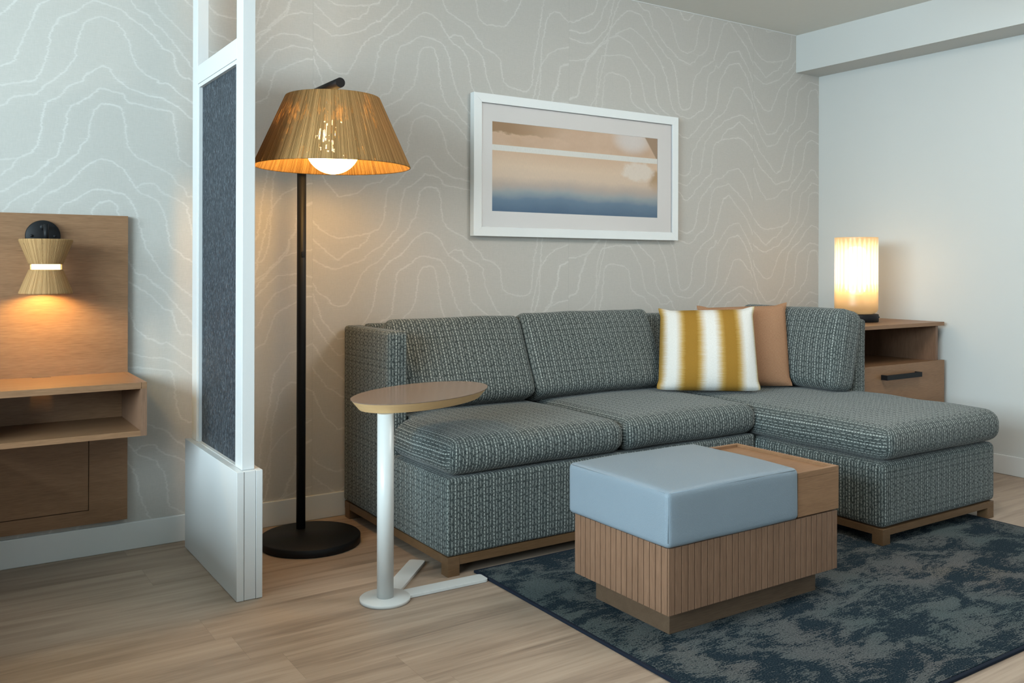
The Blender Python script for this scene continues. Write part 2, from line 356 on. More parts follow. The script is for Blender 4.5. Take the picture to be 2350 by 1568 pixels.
# pillows
t = NT('pillow_ikat'); U, V, _ = t.xyz(t.coord('UV')); uvv = t.vec(U, V)
fr = t.math('MULTIPLY', t.math('SUBTRACT', t.noise(t.scale(uvv, (6, 170, 1)), 1, 2, .8), .5), .062)
uu = t.math('ADD', U, fr)
c = t.ramp(uu, [(0, (.31, .17, .03)), (0.025, (.43, .275, .085)), (0.085, (.66, .645, .61)), (0.165, (.66, .645, .61)), (0.232, (.43, .275, .085)), (0.262, (.29, .152, .024)), (0.375, (.29, .152, .024)), (0.405, (.43, .275, .085)), (0.475, (.66, .645, .61)), (0.555, (.66, .645, .61)), (0.622, (.43, .275, .085)), (0.655, (.29, .152, .024)), (0.762, (.29, .152, .024)), (0.796, (.43, .275, .085)), (0.866, (.66, .645, .61)), (0.962, (.66, .645, .61)), (1, (.50, .38, .16))])
wv = t.math('ADD', t.noise(t.scale(uvv, (60, 380, 1)), 1, 1), t.noise(t.scale(uvv, (380, 60, 1)), 1, 1))
c = t.mix(t.lin(wv, .7, 1.3), t.mix(.18, c, (.05, .04, .02)), c)
IKAT = t.done(t.bsdf(c, .9, .1, t.bump(wv, .2, .0008)))
t = NT('pillow_linen_tan'); p = t.coord('UV')
wv = t.math('ADD', t.noise(t.scale(p, (50, 330, 1)), 1, 1), t.noise(t.scale(p, (330, 50, 1)), 1, 1))
TAN = t.done(t.bsdf(t.mix(t.lin(wv, .7, 1.3), (.26, .138, .076), (.35, .192, .112)), .9, .1, t.bump(wv, .2, .0008)))

# ottoman vinyl
t = NT('blue_grey_vinyl'); p = t.coord()
vn = t.n('ShaderNodeTexVoronoi'); t.set(vn.inputs['Vector'], p); vn.inputs['Scale'].default_value = 330
VINYL = t.done(t.bsdf(t.mix(t.noise(p, 3, 2), (.185, .232, .272), (.203, .250, .292)), .48, .35, t.bump(vn.outputs['Distance'], .35, .001)))

# partition fabric
t = NT('divider_textile'); p = t.coord()
n = t.noise(t.scale(p, (1, 210, 52)), 1, 3, .62, 1.4)
DIVF = t.done(t.bsdf(t.ramp(n, [(.36, (.008, .011, .016)), (.53, (.030, .039, .050)), (.70, (.145, .172, .198))]), .6, .35, t.bump(n, .8, .004)))

# jute string wrap (UV: around the shade, height in metres)
def jute(name, count, gapth, ca, cb, dens=9.0, trans=.22):
    t = NT(name); U, V, _ = t.xyz(t.coord('UV'))
    w = t.math('MULTIPLY', t.math('SUBTRACT', t.noise(t.vec(t.math('MULTIPLY', U, count*.35), t.math('MULTIPLY', V, 8)), 1, 2), .5), 1.6)
    uu = t.math('ADD', t.math('MULTIPLY', U, count), w)
    s = t.math('ABSOLUTE', t.math('SUBTRACT', t.math('FRACT', uu), .5))
    sid = t.math('FLOOR', uu)
    wn = t.n('ShaderNodeTexWhiteNoise', noise_dimensions='1D'); t.set(wn.inputs['W'], sid)
    n2 = t.noise(t.vec(t.math('MULTIPLY', U, count*.16), t.math('MULTIPLY', V, 3.0)), 1, 3, .6)
    fib = t.noise(t.vec(t.math('MULTIPLY', U, count*3), t.math('MULTIPLY', V, 90)), 1, 2)
    f = t.math('ADD', t.math('MULTIPLY', wn.outputs[0], .45), t.math('ADD', t.math('MULTIPLY', n2, .35), t.math('MULTIPLY', fib, .2)))
    c = t.mix(t.lin(f, .2, .75), ca, cb)
    c = t.mix(t.smooth(s, .30, .5), c, tuple(x*.35 for x in ca))
    big = t.noise(t.vec(t.math('MULTIPLY', U, dens*2), t.math('MULTIPLY', V, 9.0)), 1, 3, .6)
    wn3 = t.noise(t.vec(t.math('MULTIPLY', sid, 5.37), t.math('MULTIPLY', V, 16.0)), 1, 3, .65)
    gp = t.math('MULTIPLY', t.smooth(s, .30, .36), t.math('GREATER_THAN', t.math('ADD', t.math('MULTIPLY', big, .4), t.math('MULTIPLY', wn3, .6)), gapth))
    di = t.bsdf(c, .85, .15, t.bump(t.math('SUBTRACT', 1.0, s), .6, .0012))
    tr = t.n('ShaderNodeBsdfTranslucent'); t.set(tr.inputs[0], c)
    sh = t.mixsh(trans, di, tr.outputs[0])
    tp = t.n('ShaderNodeBsdfTransparent')
    return t.done(t.mixsh(gp, sh, tp.outputs[0]))
JUTE = jute('jute_string_shade', 460, .572, (.255, .142, .050), (.53, .318, .125))
JUTE2 = jute('jute_string_sconce', 240, .61, (.32, .178, .072), (.55, .335, .150), 9.0, .07)

def emis(name, col, st):
    t = NT(name); e = t.n('ShaderNodeEmission'); e.inputs[0].default_value = (*col, 1); e.inputs[1].default_value = st
    return t.done(e.outputs[0])
GLOBE = emis('lit_opal_globe', (1.0, .59, .19), 36.0)
SCONCEBULB = emis('lit_opal_cylinder', (1.0, .80, .48), 5.0)
SCONCELIGHT = emis('lit_sconce_bulb', (1.0, .66, .20), 215.0)
FILL_DRUM = emis('fill_drum_glow', (1.0, .97, .91), 16.5)  # emission of the added overhead fill lamp
BULB = emis('lit_lamp_bulb', (1.0, .68, .36), 9.5)

t = NT('frosted_glass')
tr = t.n('ShaderNodeBsdfTranslucent'); tr.inputs[0].default_value = (.95, .90, .82, 1)
tp = t.n('ShaderNodeBsdfTransparent'); tp.inputs[0].default_value = (.96, .93, .88, 1)
gl = t.n('ShaderNodeBsdfGlossy'); gl.inputs['Roughness'].default_value = .35
tr.inputs[0].default_value = (.86, .74, .56, 1)
FROST = t.done(t.mixsh(.06, t.mixsh(.30, tr.outputs[0], tp.outputs[0]), gl.outputs[0]))
t = NT('cut_flute_glass')
tr = t.n('ShaderNodeBsdfTranslucent'); tr.inputs[0].default_value = (.98, .95, .88, 1)
tp = t.n('ShaderNodeBsdfTransparent')
FLUTE = t.done(t.mixsh(.46, tr.outputs[0], tp.outputs[0]))
t = NT('clear_glazing')
tp = t.n('ShaderNodeBsdfTransparent'); gl = t.n('ShaderNodeBsdfGlossy'); gl.inputs['Roughness'].default_value = .02
lw = t.n('ShaderNodeFresnel'); lw.inputs[0].default_value = 1.2
GLASS = t.done(t.mixsh(lw.outputs[0], tp.outputs[0], gl.outputs[0]))

# watercolour print (local coords: x across, z up, origin at its centre)
t = NT('watercolour_print'); p = t.coord(); X, Y, Z = t.xyz(p)
PW, PH = 1.032, .417
un = t.math('ADD', t.math('DIVIDE', X, PW), .5); vn = t.math('SUBTRACT', .5, t.math('DIVIDE', Z, PH))
big = t.noise(t.scale(p, (3, 1, 6)), 1, 4, .6); fine = t.noise(t.scale(p, (9, 1, 14)), 1, 5, .6)
vv = t.math('ADD', vn, t.math('MULTIPLY', t.math('SUBTRACT', big, .5), .16))
low = t.ramp(vv, [(.30, (.66, .49, .36)), (.48, (.72, .57, .44)), (.60, (.68, .55, .44)), (.70, (.50, .43, .38)), (.78, (.33, .37, .39)), (.86, (.16, .235, .32)), (1.0, (.088, .145, .225))])
edge = t.math('ADD', .13, t.math('ADD', t.math('MULTIPLY', t.math('SUBTRACT', fine, .5), .22), t.math('MULTIPLY', t.math('SUBTRACT', big, .5), .2)))
dark = t.math('MULTIPLY', t.smooth(t.math('SUBTRACT', edge, vn), -.01, .03), t.smooth(un, .05, .48, 1, 0))
top = t.mix(t.lin(big, .3, .7), (.58, .41, .29), (.68, .52, .40))
top = t.mix(dark, top, (.36, .235, .145))
# pale bloom and brown corner at the right
bx = t.math('SUBTRACT', un, .83); by = t.math('SUBTRACT', vn, .05)
bl = t.math('ADD', t.math('MULTIPLY', bx, bx), t.math('MULTIPLY', t.math('MULTIPLY', by, by), .5))
top = t.mix(t.math('MULTIPLY', t.smooth(bl, .0, .022, 1, 0), .75), top, (.74, .72, .72))
cr = t.math('SUBTRACT', un, t.math('ADD', .915, t.math('MULTIPLY', vn, .30)))
top = t.mix(t.smooth(cr, -.004, .006), top, (.38, .27, .19))
bx = t.math('SUBTRACT', un, .87); by = t.math('SUBTRACT', vn, .44)
bl = t.math('ADD', t.math('ADD', t.math('MULTIPLY', bx, bx), t.math('MULTIPLY', t.math('MULTIPLY', by, by), .7)), t.math('MULTIPLY', t.math('SUBTRACT', fine, .5), .030))
low = t.mix(t.math('MULTIPLY', t.smooth(t.math('SUBTRACT', un, t.math('ADD', .95, t.math('MULTIPLY', t.math('SUBTRACT', fine, .5), .12))), -.02, .03), t.math('MULTIPLY', t.smooth(vn, .38, .44), t.smooth(vn, .5, .75, 1, 0))), low, (.46, .32, .20))
low = t.mix(t.math('MULTIPLY', t.smooth(bl, .006, .014, 1, 0), .8), low, (.78, .71, .64))
c = t.mix(t.math('GREATER_THAN', vn, .285), top, low)
band = t.math('MULTIPLY', t.smooth(vn, .253, .257), t.smooth(vn, .316, .322, 1, 0))
c = t.mix(band, c, (.74, .735, .70))
cw = t.noise(t.scale(p, (400, 1, 60)), 1, 1)
c = t.mix(t.lin(cw, .3, .7, 0, .12), c, (.30, .27, .24))
hv = t.n('ShaderNodeHueSaturation'); hv.inputs['Value'].default_value = 1.2; hv.inputs['Saturation'].default_value = 1.08; t.set(hv.inputs['Color'], c)
PRINT = t.done(t.bsdf(hv.outputs[0], .8, .1))
MATB = plain('mat_board', (.86, .84, .83), .9, .1)
FRAMEW = plain('frame_white', (.74, .76, .76), .45, .35)
t = NT('plywood_edge'); p = t.coord(); X, Y, Z = t.xyz(p)
pl = t.math('ADD', t.math('MULTIPLY', Z, 210), t.math('MULTIPLY', t.noise(p, 6, 2), .8))
st = t.smooth(t.math('ABSOLUTE', t.math('SUBTRACT', t.math('FRACT', pl), .5)), .40, .5)
st = t.math('MULTIPLY', st, t.lin(t.noise(t.scale(p, (12, 12, 60)), 1, 2), .35, .65))
PLY = t.done(t.bsdf(t.mix(st, (.66, .44, .22), (.20, .09, .03)), .5, .4))
# ------------------------------------------------------------------ the room
def struct(name, bm, mat, label=None, **k):
    o = obj(name, bm, mat, **k); tag(o, label, None, None, 'structure'); return o
TH = .12
struct('floor', BX(XL-TH, XR+TH, YF-TH, WY+TH, -.1, 0), FLOOR, 'light brown wood plank floor with streaky grain')
struct('ceiling', BX(XL-TH, XR+TH, YF-TH, WY+TH, CZ, CZ+.1), CEIL, 'flat matte off-white ceiling')
struct('wall_back', BX(XL-TH, XR+TH, WY, WY+TH, 0, CZ), WALLPAPER, 'beige moire patterned wallpaper wall behind the sofa')
struct('wall_right', BX(XR, XR+TH, YF-TH, WY, 0, CZ), WALLP, 'plain pale wall at the right behind the glowing table lamp')
# daylight comes through a wide window in the left wall plus fill from a smaller one added behind the camera, both out of frame
W1 = (-1.1, 2.6, 1.05, 2.32); W2 = (2.9, 4.4, .5, 2.2)
def holed(plane, a0, a1, z0, z1, w, d0, d1):
    bm = bmesh.new()
    for q in ((a0, w[0], z0, z1), (w[1], a1, z0, z1), (w[0], w[1], z0, w[2]), (w[0], w[1], w[3], z1)):
        if plane == 'x': box(bm, d0, d1, q[0], q[1], q[2], q[3])
        else: box(bm, q[0], q[1], d0, d1, q[2], q[3])
    return bm
struct('wall_left', holed('x', YF-TH, WY, 0, CZ, W1, XL-TH, XL), WALLP, 'plain pale wall with the daylight window')
struct('wall_front', holed('y', XL, XR, 0, CZ, W2, YF-TH, YF), WALLP, 'plain pale wall behind the camera')
def window(name, plane, w, d):
    fr = bmesh.new(); e = .05
    for q in ((w[0], w[0]+e, w[2], w[3]), (w[1]-e, w[1], w[2], w[3]), (w[0]+e, w[1]-e, w[2], w[2]+e), (w[0]+e, w[1]-e, w[3]-e, w[3])):
        if plane == 'x': box(fr, d-.03, d+.03, *q)
        else: box(fr, q[0], q[1], d-.03, d+.03, q[2], q[3])
    o = struct(name, fr, WHITE, 'white framed window out of view')
    g = BX(d-.004, d+.004, w[0]+e, w[1]-e, w[2]+e, w[3]-e) if plane == 'x' else BX(w[0]+e, w[1]-e, d-.004, d+.004, w[2]+e, w[3]-e)
    obj('pane', g, GLASS, o)
window('window_1', 'x', W1, XL-.06); window('window_fill', 'y', W2, YF-.06)  # the rear window is an added opening for fill light
# boxed soffit along the right wall, caulk bead and baseboards
struct('trim_1', BX(4.377, XR, YF, WY, 2.214, CZ), WALLP, 'boxed soffit running along the top of the right wall')
struct('trim_2', BX(XL, 4.377, WY-.004, WY, CZ-.004, CZ), WHITE, 'thin white caulk line between wallpaper and ceiling')
struct('baseboard_back', BX(XL, XR, WY-.012, WY, 0, .101), BASEB, 'pale grey baseboard under the wallpaper', bevel=.003)
struct('baseboard_right', BX(XR-.012, XR, YF, WY-.012, 0, .098), BASEB, 'pale baseboard along the plain right wall', bevel=.003)

PXL, PYL = 2.9, 1.6
cl = thing('fill_ceiling_lamp', (PXL, PYL, CZ), 'unseen round drum ceiling lamp added as fill light above the coffee table', 'lamp')  # unseen lamp, added to light the sofa wall and seats from above
bm = bmesh.new(); lathe(bm, [(0, 2.24), (.35, 2.24), (.36, 2.25), (.36, 2.395), (.35, 2.405), (0, 2.405)], (PXL, PYL, 0), 64); obj('fill_drum', bm, FILL_DRUM, cl)
bm = bmesh.new(); lathe(bm, [(0, 2.4052), (.10, 2.4052), (.10, CZ-.0005), (0, CZ-.0005)], (PXL, PYL, 0), 32); obj('fill_lamp_mount', bm, WHITE, cl)

# ------------------------------------------------------------------ wall hung nightstand
NX0, NX1 = .074, .631
ns = thing('nightstand', (.352, 3.52, .48), 'wall-hung oak nightstand with tall back panel, open shelf and flap below', 'nightstand')
YP = 3.515
bm = bmesh.new()
DX1, DZ0 = .501, .170                           # inset flap in the lower panel
box(bm, NX0, NX1, YP, WY-.001, .30, 1.231)
box(bm, DX1+.0015, NX1, YP, WY-.001, .119, .4801); box(bm, NX0, DX1+.0015, YP, WY-.001, .119, DZ0-.0015)
box(bm, NX0, DX1+.0015, YP+.008, WY-.001, DZ0-.0015, .30)
bm2 = bmesh.new()
box(bm2, NX0, NX1, YP, WY-.001, .4801, 1.231); box(bm2, DX1+.0015, NX1, YP, WY-.001, .119, .4801)
box(bm2, NX0, DX1+.0015, YP, WY-.001, .119, DZ0-.0015); box(bm2, NX0, DX1+.0015, YP+.012, WY-.001, DZ0-.0015, .4801)
bm.free()
obj('back_panel', bm2, OAK_X, ns)
obj('flap', BX(NX0+.002, DX1-.0015, YP, YP+.012, DZ0+.0015, .478), OAK_X, ns)
YS = 3.177
bm = bmesh.new()                                 # top with a cable notch at the back edge
nx0, nx1 = .320, .378
pts = [(NX0, YS), (NX1-.018, YS), (NX1-.018, YP), (nx1, YP), (nx1, YP-.022), (nx0, YP-.022), (nx0, YP), (NX0, YP)]
prism(bm, pts, .638, .659)
box(bm, NX1-.0170, NX1, YS, YP, .638, .659)
obj('top_board', bm, OAK_X, ns)
obj('side_board', BX(NX1-.020, NX1, YS, YP, .480, .6378), OAK_Z, ns)
obj('side_board', BX(NX0, NX0+.020, YS, YP, .480, .6378), OAK_Z, ns)
obj('shelf_board', BX(NX0+.0202, NX1-.0202, YS, YP, .480, .498), OAK_X, ns)

# the bed stands left of the nightstand, just out of frame; it keeps low daylight off this corner
bd = thing('bed', (-.80, 2.48, 0), 'made bed with white cover against the patterned wall beside the nightstand', 'bed')
obj('bed_base', BX(-1.56, .0, 1.52, 3.46, .03, .30), OAK_X, bd, bevel=.01)
obj('mattress', BX(-1.58, .02, 1.50, 3.47, .302, .52), WHITE, bd, bevel=.05, seg=4)
obj('bedspread', BX(-1.60, .035, 1.48, 2.95, .522, .56), WHITE, bd, bevel=.02, seg=3)
obj('headboard', BX(-1.62, .05, 3.475, WY-.001, .25, 1.23), OAK_X, bd, bevel=.004)
for x in (-1.5, -.12):
    for y in (1.6, 3.3): obj('leg', BX(x, x+.06, y, y+.06, 0, .0298), OAK_Z, bd)

# ------------------------------------------------------------------ sconce over it
sc = thing('wall_sconce', (.352, YP, 1.15), 'black wall sconce with hourglass jute shade on the nightstand panel', 'lamp')
bm = bmesh.new(); lathe(bm, [(0, -.018), (.052, -.018), (.055, -.015), (.055, -.0004)], (.352, YP, 1.152), 56, ax='y')
bp = obj('backplate', bm, BLACK, sc)
for dx in (-.036, .036):
    bm = bmesh.new(); lathe(bm, [(0, -.0035), (.004, -.0035), (.005, -.001), (.005, 0)], (.352+dx, YP-.018, 1.152), 16, ax='y'); obj('screw', bm, BLACK, bp)
SY = 3.412
bm = bmesh.new(); tube(bm, (.352, YP-.0182, 1.183), (.352, SY+.001, 1.183), .006, 16)
lathe(bm, [(.0, -.006), (.011, -.006), (.011, 0)], (.352, YP-.0182, 1.183), 24, ax='y')
obj('arm', bm, BLACK, sc)
bm = bmesh.new(); lathe(bm, [(0, .235), (.0082, .235), (.0082, .1702), (0, .1702)], (.352, SY, .955), 24); obj('stem', bm, BLACK, sc)
def shade(prof, c, mat, par, name, n=96):
    bm = bmesh.new(); uv = bm.loops.layers.uv.new('UVMap'); lathe(bm, prof, c, n, closed=True, uv=uv); return obj(name, bm, mat, par)
shade([(.079, .183), (.081, .186), (.083, .1845), (.083, .180), (.054, .104), (.0525, .1005), (.049, .1005), (.050, .104)], (.352, SY, .953), JUTE2, sc, 'upper_shade')
shade([(.050, .079), (.049, .0825), (.0525, .0825), (.054, .079), (.083, .006), (.083, .0015), (.081, 0), (.079, .003)], (.352, SY, .953), JUTE2, sc, 'lower_shade')
bm = bmesh.new(); lathe(bm, [(0, .112), (.044, .112), (.044, .074), (0, .074)], (.352, SY, .953), 48); obj('diffuser', bm, SCONCEBULB, sc)
bm = bmesh.new(); lathe(bm, [(0, .0735), (.016, .0735), (.028, .055), (.026, .035), (.014, .024), (0, .022)], (.352, SY, .953), 32); obj('bulb', bm, SCONCELIGHT, sc)
bm = bmesh.new(); lathe(bm, [(0, .170), (.0765, .170), (.0765, .168), (.006, .168), (.006, .1125), (0, .1125)], (.352, SY, .953), 48); obj('top_plate', bm, BLACK, sc)
for a in (3.35, -.2, 1.57):
    bm = bmesh.new(); x, y = .352+.048*math.cos(a), SY+.048*math.sin(a); tube(bm, (x, y, 1.030), (x, y, 1.060), .0022, 8); obj('shade_rod', bm, plain('brass', (.6, .42, .18), .3, .5), sc)

# ------------------------------------------------------------------ room divider
dv = thing('room_divider', (.86, 3.12, 0), 'white post-and-rail room divider with dark blue textile panel on a solid base', 'room divider')
DX0, DX2 = .842, .882
bs = bmesh.new(); box(bs, .8202, .8425, 2.795, 3.452, 0.001, .405); box(bs, .8440, .8800, 2.7965, 3.452, 0.001, .405); box(bs, .8810, .9015, 2.795, 3.452, 0.001, .405); box(bs, .8425, .881, 2.80, 3.45, .002, .4035)
obj('base', bs, WHITE, dv, bevel=.0012)
obj('post', BX(DX0, DX2, 2.817, 2.885, .4055, CZ-.001), WHITE, dv, bevel=.0015)
obj('post', BX(DX0, DX2, 3.372, 3.442, .4055, CZ-.001), WHITE, dv, bevel=.0015)
obj('rail', BX(DX0, DX2, 2.8852, 3.3718, 1.716, 1.782), WHITE, dv, bevel=.0012)
fm = bmesh.new()
e = .013
for q in ((2.8853, 2.8853+e, .4058, 1.7155), (3.3717-e, 3.3717, .4058, 1.7155), (2.8853+e, 3.3717-e, 1.7155-e, 1.7155), (2.8853+e, 3.3717-e, .4058, .4068)):
    box(fm, DX0+.003, DX2-.003, *q)
obj('panel_frame', fm, WHITE, dv)
obj('textile_panel', BX(.857, .867, 2.8853+e, 3.3717-e, .407, 1.7155-e), DIVF, dv)

# ------------------------------------------------------------------ floor lamp
LX, LY = 1.229, 3.345
fl = thing('floor_lamp', (LX, 3.243, 0), 'tall black floor lamp with wide jute string shade beside the sofa', 'lamp')
bm = bmesh.new(); lathe(bm, [(0, 0.001), (.184, .001), (.1875, .004), (.1875, .028), (.184, .0315), (0, .0315)], (LX, 3.243, 0), 96); obj('base', bm, BLACK, fl)
bm = bmesh.new(); tube(bm, (LX, LY, .0316), (LX, LY, 1.715), .0175, 32); pole = obj('pole', bm, BLACK, fl)
bm = bmesh.new(); tube(bm, (LX, LY-.0176, 1.697), (LX, 2.962, 1.697), .0175, 32); obj('arm', bm, BLACK, fl)
obj('switch', BX(LX-.006, LX+.006, LY-.0205, LY-.0165, 1.085, 1.105), BLACK, pole)
SHY = 3.03
shade([(.162, .246), (.164, .250), (.167, .250), (.169, .246), (.277, .004), (.277, .001), (.275, 0), (.272, .003)], (LX, SHY, 1.403), JUTE, fl, 'lamp_shade', 160)
bm = bmesh.new()
for k in range(3):
    a = 2*PI*k/3+.5; tube(bm, (LX+.012*math.cos(a), SHY+.012*math.sin(a), 1.648), (LX+.160*math.cos(a), SHY+.160*math.sin(a), 1.648), .002, 8)
obj('shade_spider', bm, BLACK, fl)
bm = bmesh.new(); lathe(bm, [(0, 1.679), (.012, 1.679), (.012, 1.60), (.024, 1.598), (.024, 1.572), (0, 1.572)], (LX, SHY, 0), 24); obj('socket', bm, BLACK, fl)
bm = bmesh.new(); sphere(bm, (LX, SHY, 1.476), .0965); obj('globe_bulb', bm, GLOBE, fl)

# ------------------------------------------------------------------ framed print
pf = thing('framed_print', (2.7417, 3.5, 1.518), 'white framed abstract watercolour in sand and blue above the sofa', 'picture')
FX0, FX1, FZ0, FZ1 = 2.104, 3.380, 1.1885, 1.8475; FY = 3.505; fw_ = .0425
bm = bmesh.new()
def mitre(p, q, flip=False):
    pass
o_ = [(FX0, FZ0), (FX1, FZ0), (FX1, FZ1), (FX0, FZ1)]; i_ = [(FX0+fw_, FZ0+fw_), (FX1-fw_, FZ0+fw_), (FX1-fw_, FZ1-fw_), (FX0+fw_, FZ1-fw_)]
for k in range(4):                               # four mitred lengths of moulding
    k2 = (k+1) % 4; quad = [o_[k], o_[k2], i_[k2], i_[k]]
    cx = sum(q[0] for q in quad)/4; cz = sum(q[1] for q in quad)/4
    va = [bm.verts.new((q[0], FY, q[1])) for q in quad]; vb = [bm.verts.new((q[0], WY-.001, q[1])) for q in quad]
    bm.faces.new(va); bm.faces.new(vb[::-1])
    for j in range(4): bm.faces.new((va[j], va[(j+1) % 4], vb[(j+1) % 4], vb[j]))
obj('frame', bm, FRAMEW, pf, bevel=.0008, seg=1)
PX0, PX1, PZ0, PZ1 = 2.2105, 3.2415, 1.3065, 1.724
bm = bmesh.new()
for q in ((FX0+fw_, FX1-fw_, FZ0+fw_, PZ0), (FX0+fw_, FX1-fw_, PZ1, FZ1-fw_), (FX0+fw_, PX0, PZ0, PZ1), (PX1, FX1-fw_, PZ0, PZ1)):
    box(bm, q[0], q[1], FY+.0125, FY+.0145, q[2], q[3])
obj('mat_board', bm, MATB, pf)
pr = obj('print', BX(PX0-.005, PX1+.005, FY+.0147, FY+.0157, PZ0-.005, PZ1+.005), PRINT, pf)
for v in pr.data.vertices: v.co -= Vector(((PX0+PX1)/2-2.7417, 0, (PZ0+PZ1)/2-1.518))
pr.location = ((PX0+PX1)/2-2.7417, 0, (PZ0+PZ1)/2-1.518)
obj('glazing', BX(FX0+fw_, FX1-fw_, FY+.008, FY+.010, FZ0+fw_, FZ1-fw_), GLASS, pf)
obj('backing', BX(FX0+fw_, FX1-fw_, FY+.0158, WY-.002, FZ0+fw_, FZ1-fw_), MATB, pf)
# ------------------------------------------------------------------ sofa with chaise
SX0, SX1 = 1.478, 3.778; SF = 2.63; CX0 = 2.993; CF = 2.019; BK = 3.522
so = thing('sectional_sofa', (2.6, 3.0, 0), 'grey-teal woven sectional sofa with chaise at its right end', 'sofa')
def lumpy(amp, sc, seed):
    def f(p, h):
        q = p*sc + Vector((seed, seed*2.3, 0))
        return p + Vector((mnoise.noise(q), mnoise.noise(q+Vector((5, 0, 0))), mnoise.noise(q+Vector((0, 9, 0)))))*amp
    return f
bm = softbox(SX0, CX0-.002, SF, 3.0855, .067, .331, .012, (30, 12, 8), 'v', lumpy(.002, 5, 1))
b2 = softbox(SX0+.0835, CX0-.002, 3.086, BK, .067, .331, .012, (30, 12, 8), 'v')
me_ = bpy.data.meshes.new('rear_block'); b2.to_mesh(me_); b2.free(); bm.from_mesh(me_); bpy.data.meshes.remove(me_)
obj('base', bm, SOFA, so)
obj('chaise_base', softbox(CX0+.001, SX1, CF, BK, .070, .315, .024, (16, 30, 8), 'v', lumpy(.002, 5, 4)), SOFA, so)
obj('arm', softbox(SX0, SX0+.082, 3.087, BK, .067, .800, .016, (6, 12, 12), 'v', lumpy(.002, 5, 2)), SOFA, so)
obj('backrest', softbox(SX0+.084, SX1-.084, 3.435, BK, .333, .806, .02, (40, 6, 10), 'v', lumpy(.002, 5, 3)), SOFA, so)
obj('side_back', softbox(SX1-.082, SX1+.002, 2.640, BK, .317, .800, .018, (6, 20, 12), 'v', lumpy(.003, 5, 6)), SOFA, so)
def seat(amp, seed, side=.012, front=.012, notch=None):
    ln = lumpy(.004, 6, seed)
    def f(p, h):
        a = max(0, 1-(p.x/h.x)**2); b = max(0, 1-(p.y/h.y)**2); c = max(0, 1-(p.z/h.z)**2)
        q = p.copy()
        if p.z > 0: q.z += amp*(a**.6)*(b**.6) 
        q.x += math.copysign(side, p.x)*c*abs(p.x/h.x)**8
        q.y += math.copysign(front, p.y)*c*abs(p.y/h.y)**8
        if notch is not None:                    # cut back around the arm
            k = max(0, min(1, (p.y-notch+.03)/.03)); lim = -h.x+.094
            if q.x < lim: q.x += (lim + (q.x-lim)*.06 - q.x)*k
        return ln(q, h)
    return f
obj('seat_cushion', softbox(SX0+.004, 2.246, SF-.006, 3.43, .334, .462, .045, (26, 26, 6), 'seat', seat(.012, 1, notch=3.074-(SF-.006+3.43)/2)), SOFA, so)
obj('seat_cushion', softbox(2.258, CX0-.006, SF-.006, 3.43, .334, .462, .045, (26, 26, 6), 'seat', seat(.012, 2)), SOFA, so)
obj('chaise_cushion', softbox(CX0+.006, SX1+.004, CF-.012, 3.43, .320, .452, .042, (24, 40, 6), 'seat', seat(.018, 3, .014, .012)), SOFA, so)
def backc(amp, seed):
    ln = lumpy(.005, 5, seed)
    def f(p, h):
        a = max(0, 1-(p.x/h.x)**2); c = max(0, 1-(p.z/h.z)**2)
        q = p.copy()
        if p.y < 0: q.y -= amp*(a**.5)*(c**.6)
        q.x += math.copysign(.008, p.x)*c*abs(p.x/h.x)**8
        return ln(q, h)
    return f
RX = Matrix.Rotation(math.radians(-24), 3, 'X')
obj('back_cushion', softbox(1.563, 2.206, 3.125, 3.265, .474, .846, .034, (26, 6, 18), 'v', backc(.022, 5), RX), SOFA, so)
obj('back_cushion', softbox(2.212, 2.960, 3.125, 3.265, .474, .856, .034, (26, 6, 18), 'v', backc(.022, 8), RX), SOFA, so)
RY = Matrix.Rotation(math.radians(11), 3, 'Y')
def sidec(p, h):
    b = max(0, 1-(p.y/h.y)**2); c = max(0, 1-(p.z/h.z)**2); q = p.copy()
    if p.x < 0: q.x -= .03*(b**.5)*(c**.6)
    return lumpy(.005, 5, 11)(q, h)
obj('back_cushion', softbox(3.490, 3.640, 2.600, 3.240, .470, .855, .045, (6, 26, 18), 'face_x', sidec, RY), SOFA, so)
# timber plinth rails and block legs
bm = bmesh.new()
for q in ((SX0+.004, CX0-.004, SF+.001, SF+.030), (SX0+.004, SX0+.033, SF+.030, BK-.01), (SX0+.033, CX0-.004, BK-.04, BK-.01)):
    box(bm, *q, .037, .0665)
box(bm, CX0+.001, SX1-.014, CF+.001, CF+.030, .044, .0695); box(bm, CX0+.001, CX0+.030, CF+.030, SF-.002, .044, .0695); box(bm, SX1-.044, SX1-.014, CF+.03, BK-.01, .044, .0695)
obj('plinth_rail', bm, OAK_LEG, so)
for x, y, z, top in ((SX0+.002, SF, 0, .066), (SX0+.002, BK-.062, 0, .066), (CX0, CF, .0095, .069), (SX1-.062, CF, .0, .069), (SX1-.062, BK-.062, 0, .069), (2.2, BK-.062, 0, .066)):
    obj('leg', BX(x, x+.046, y-.0005, y+.0455, z, top), OAK_LEG, so, bevel=.001)

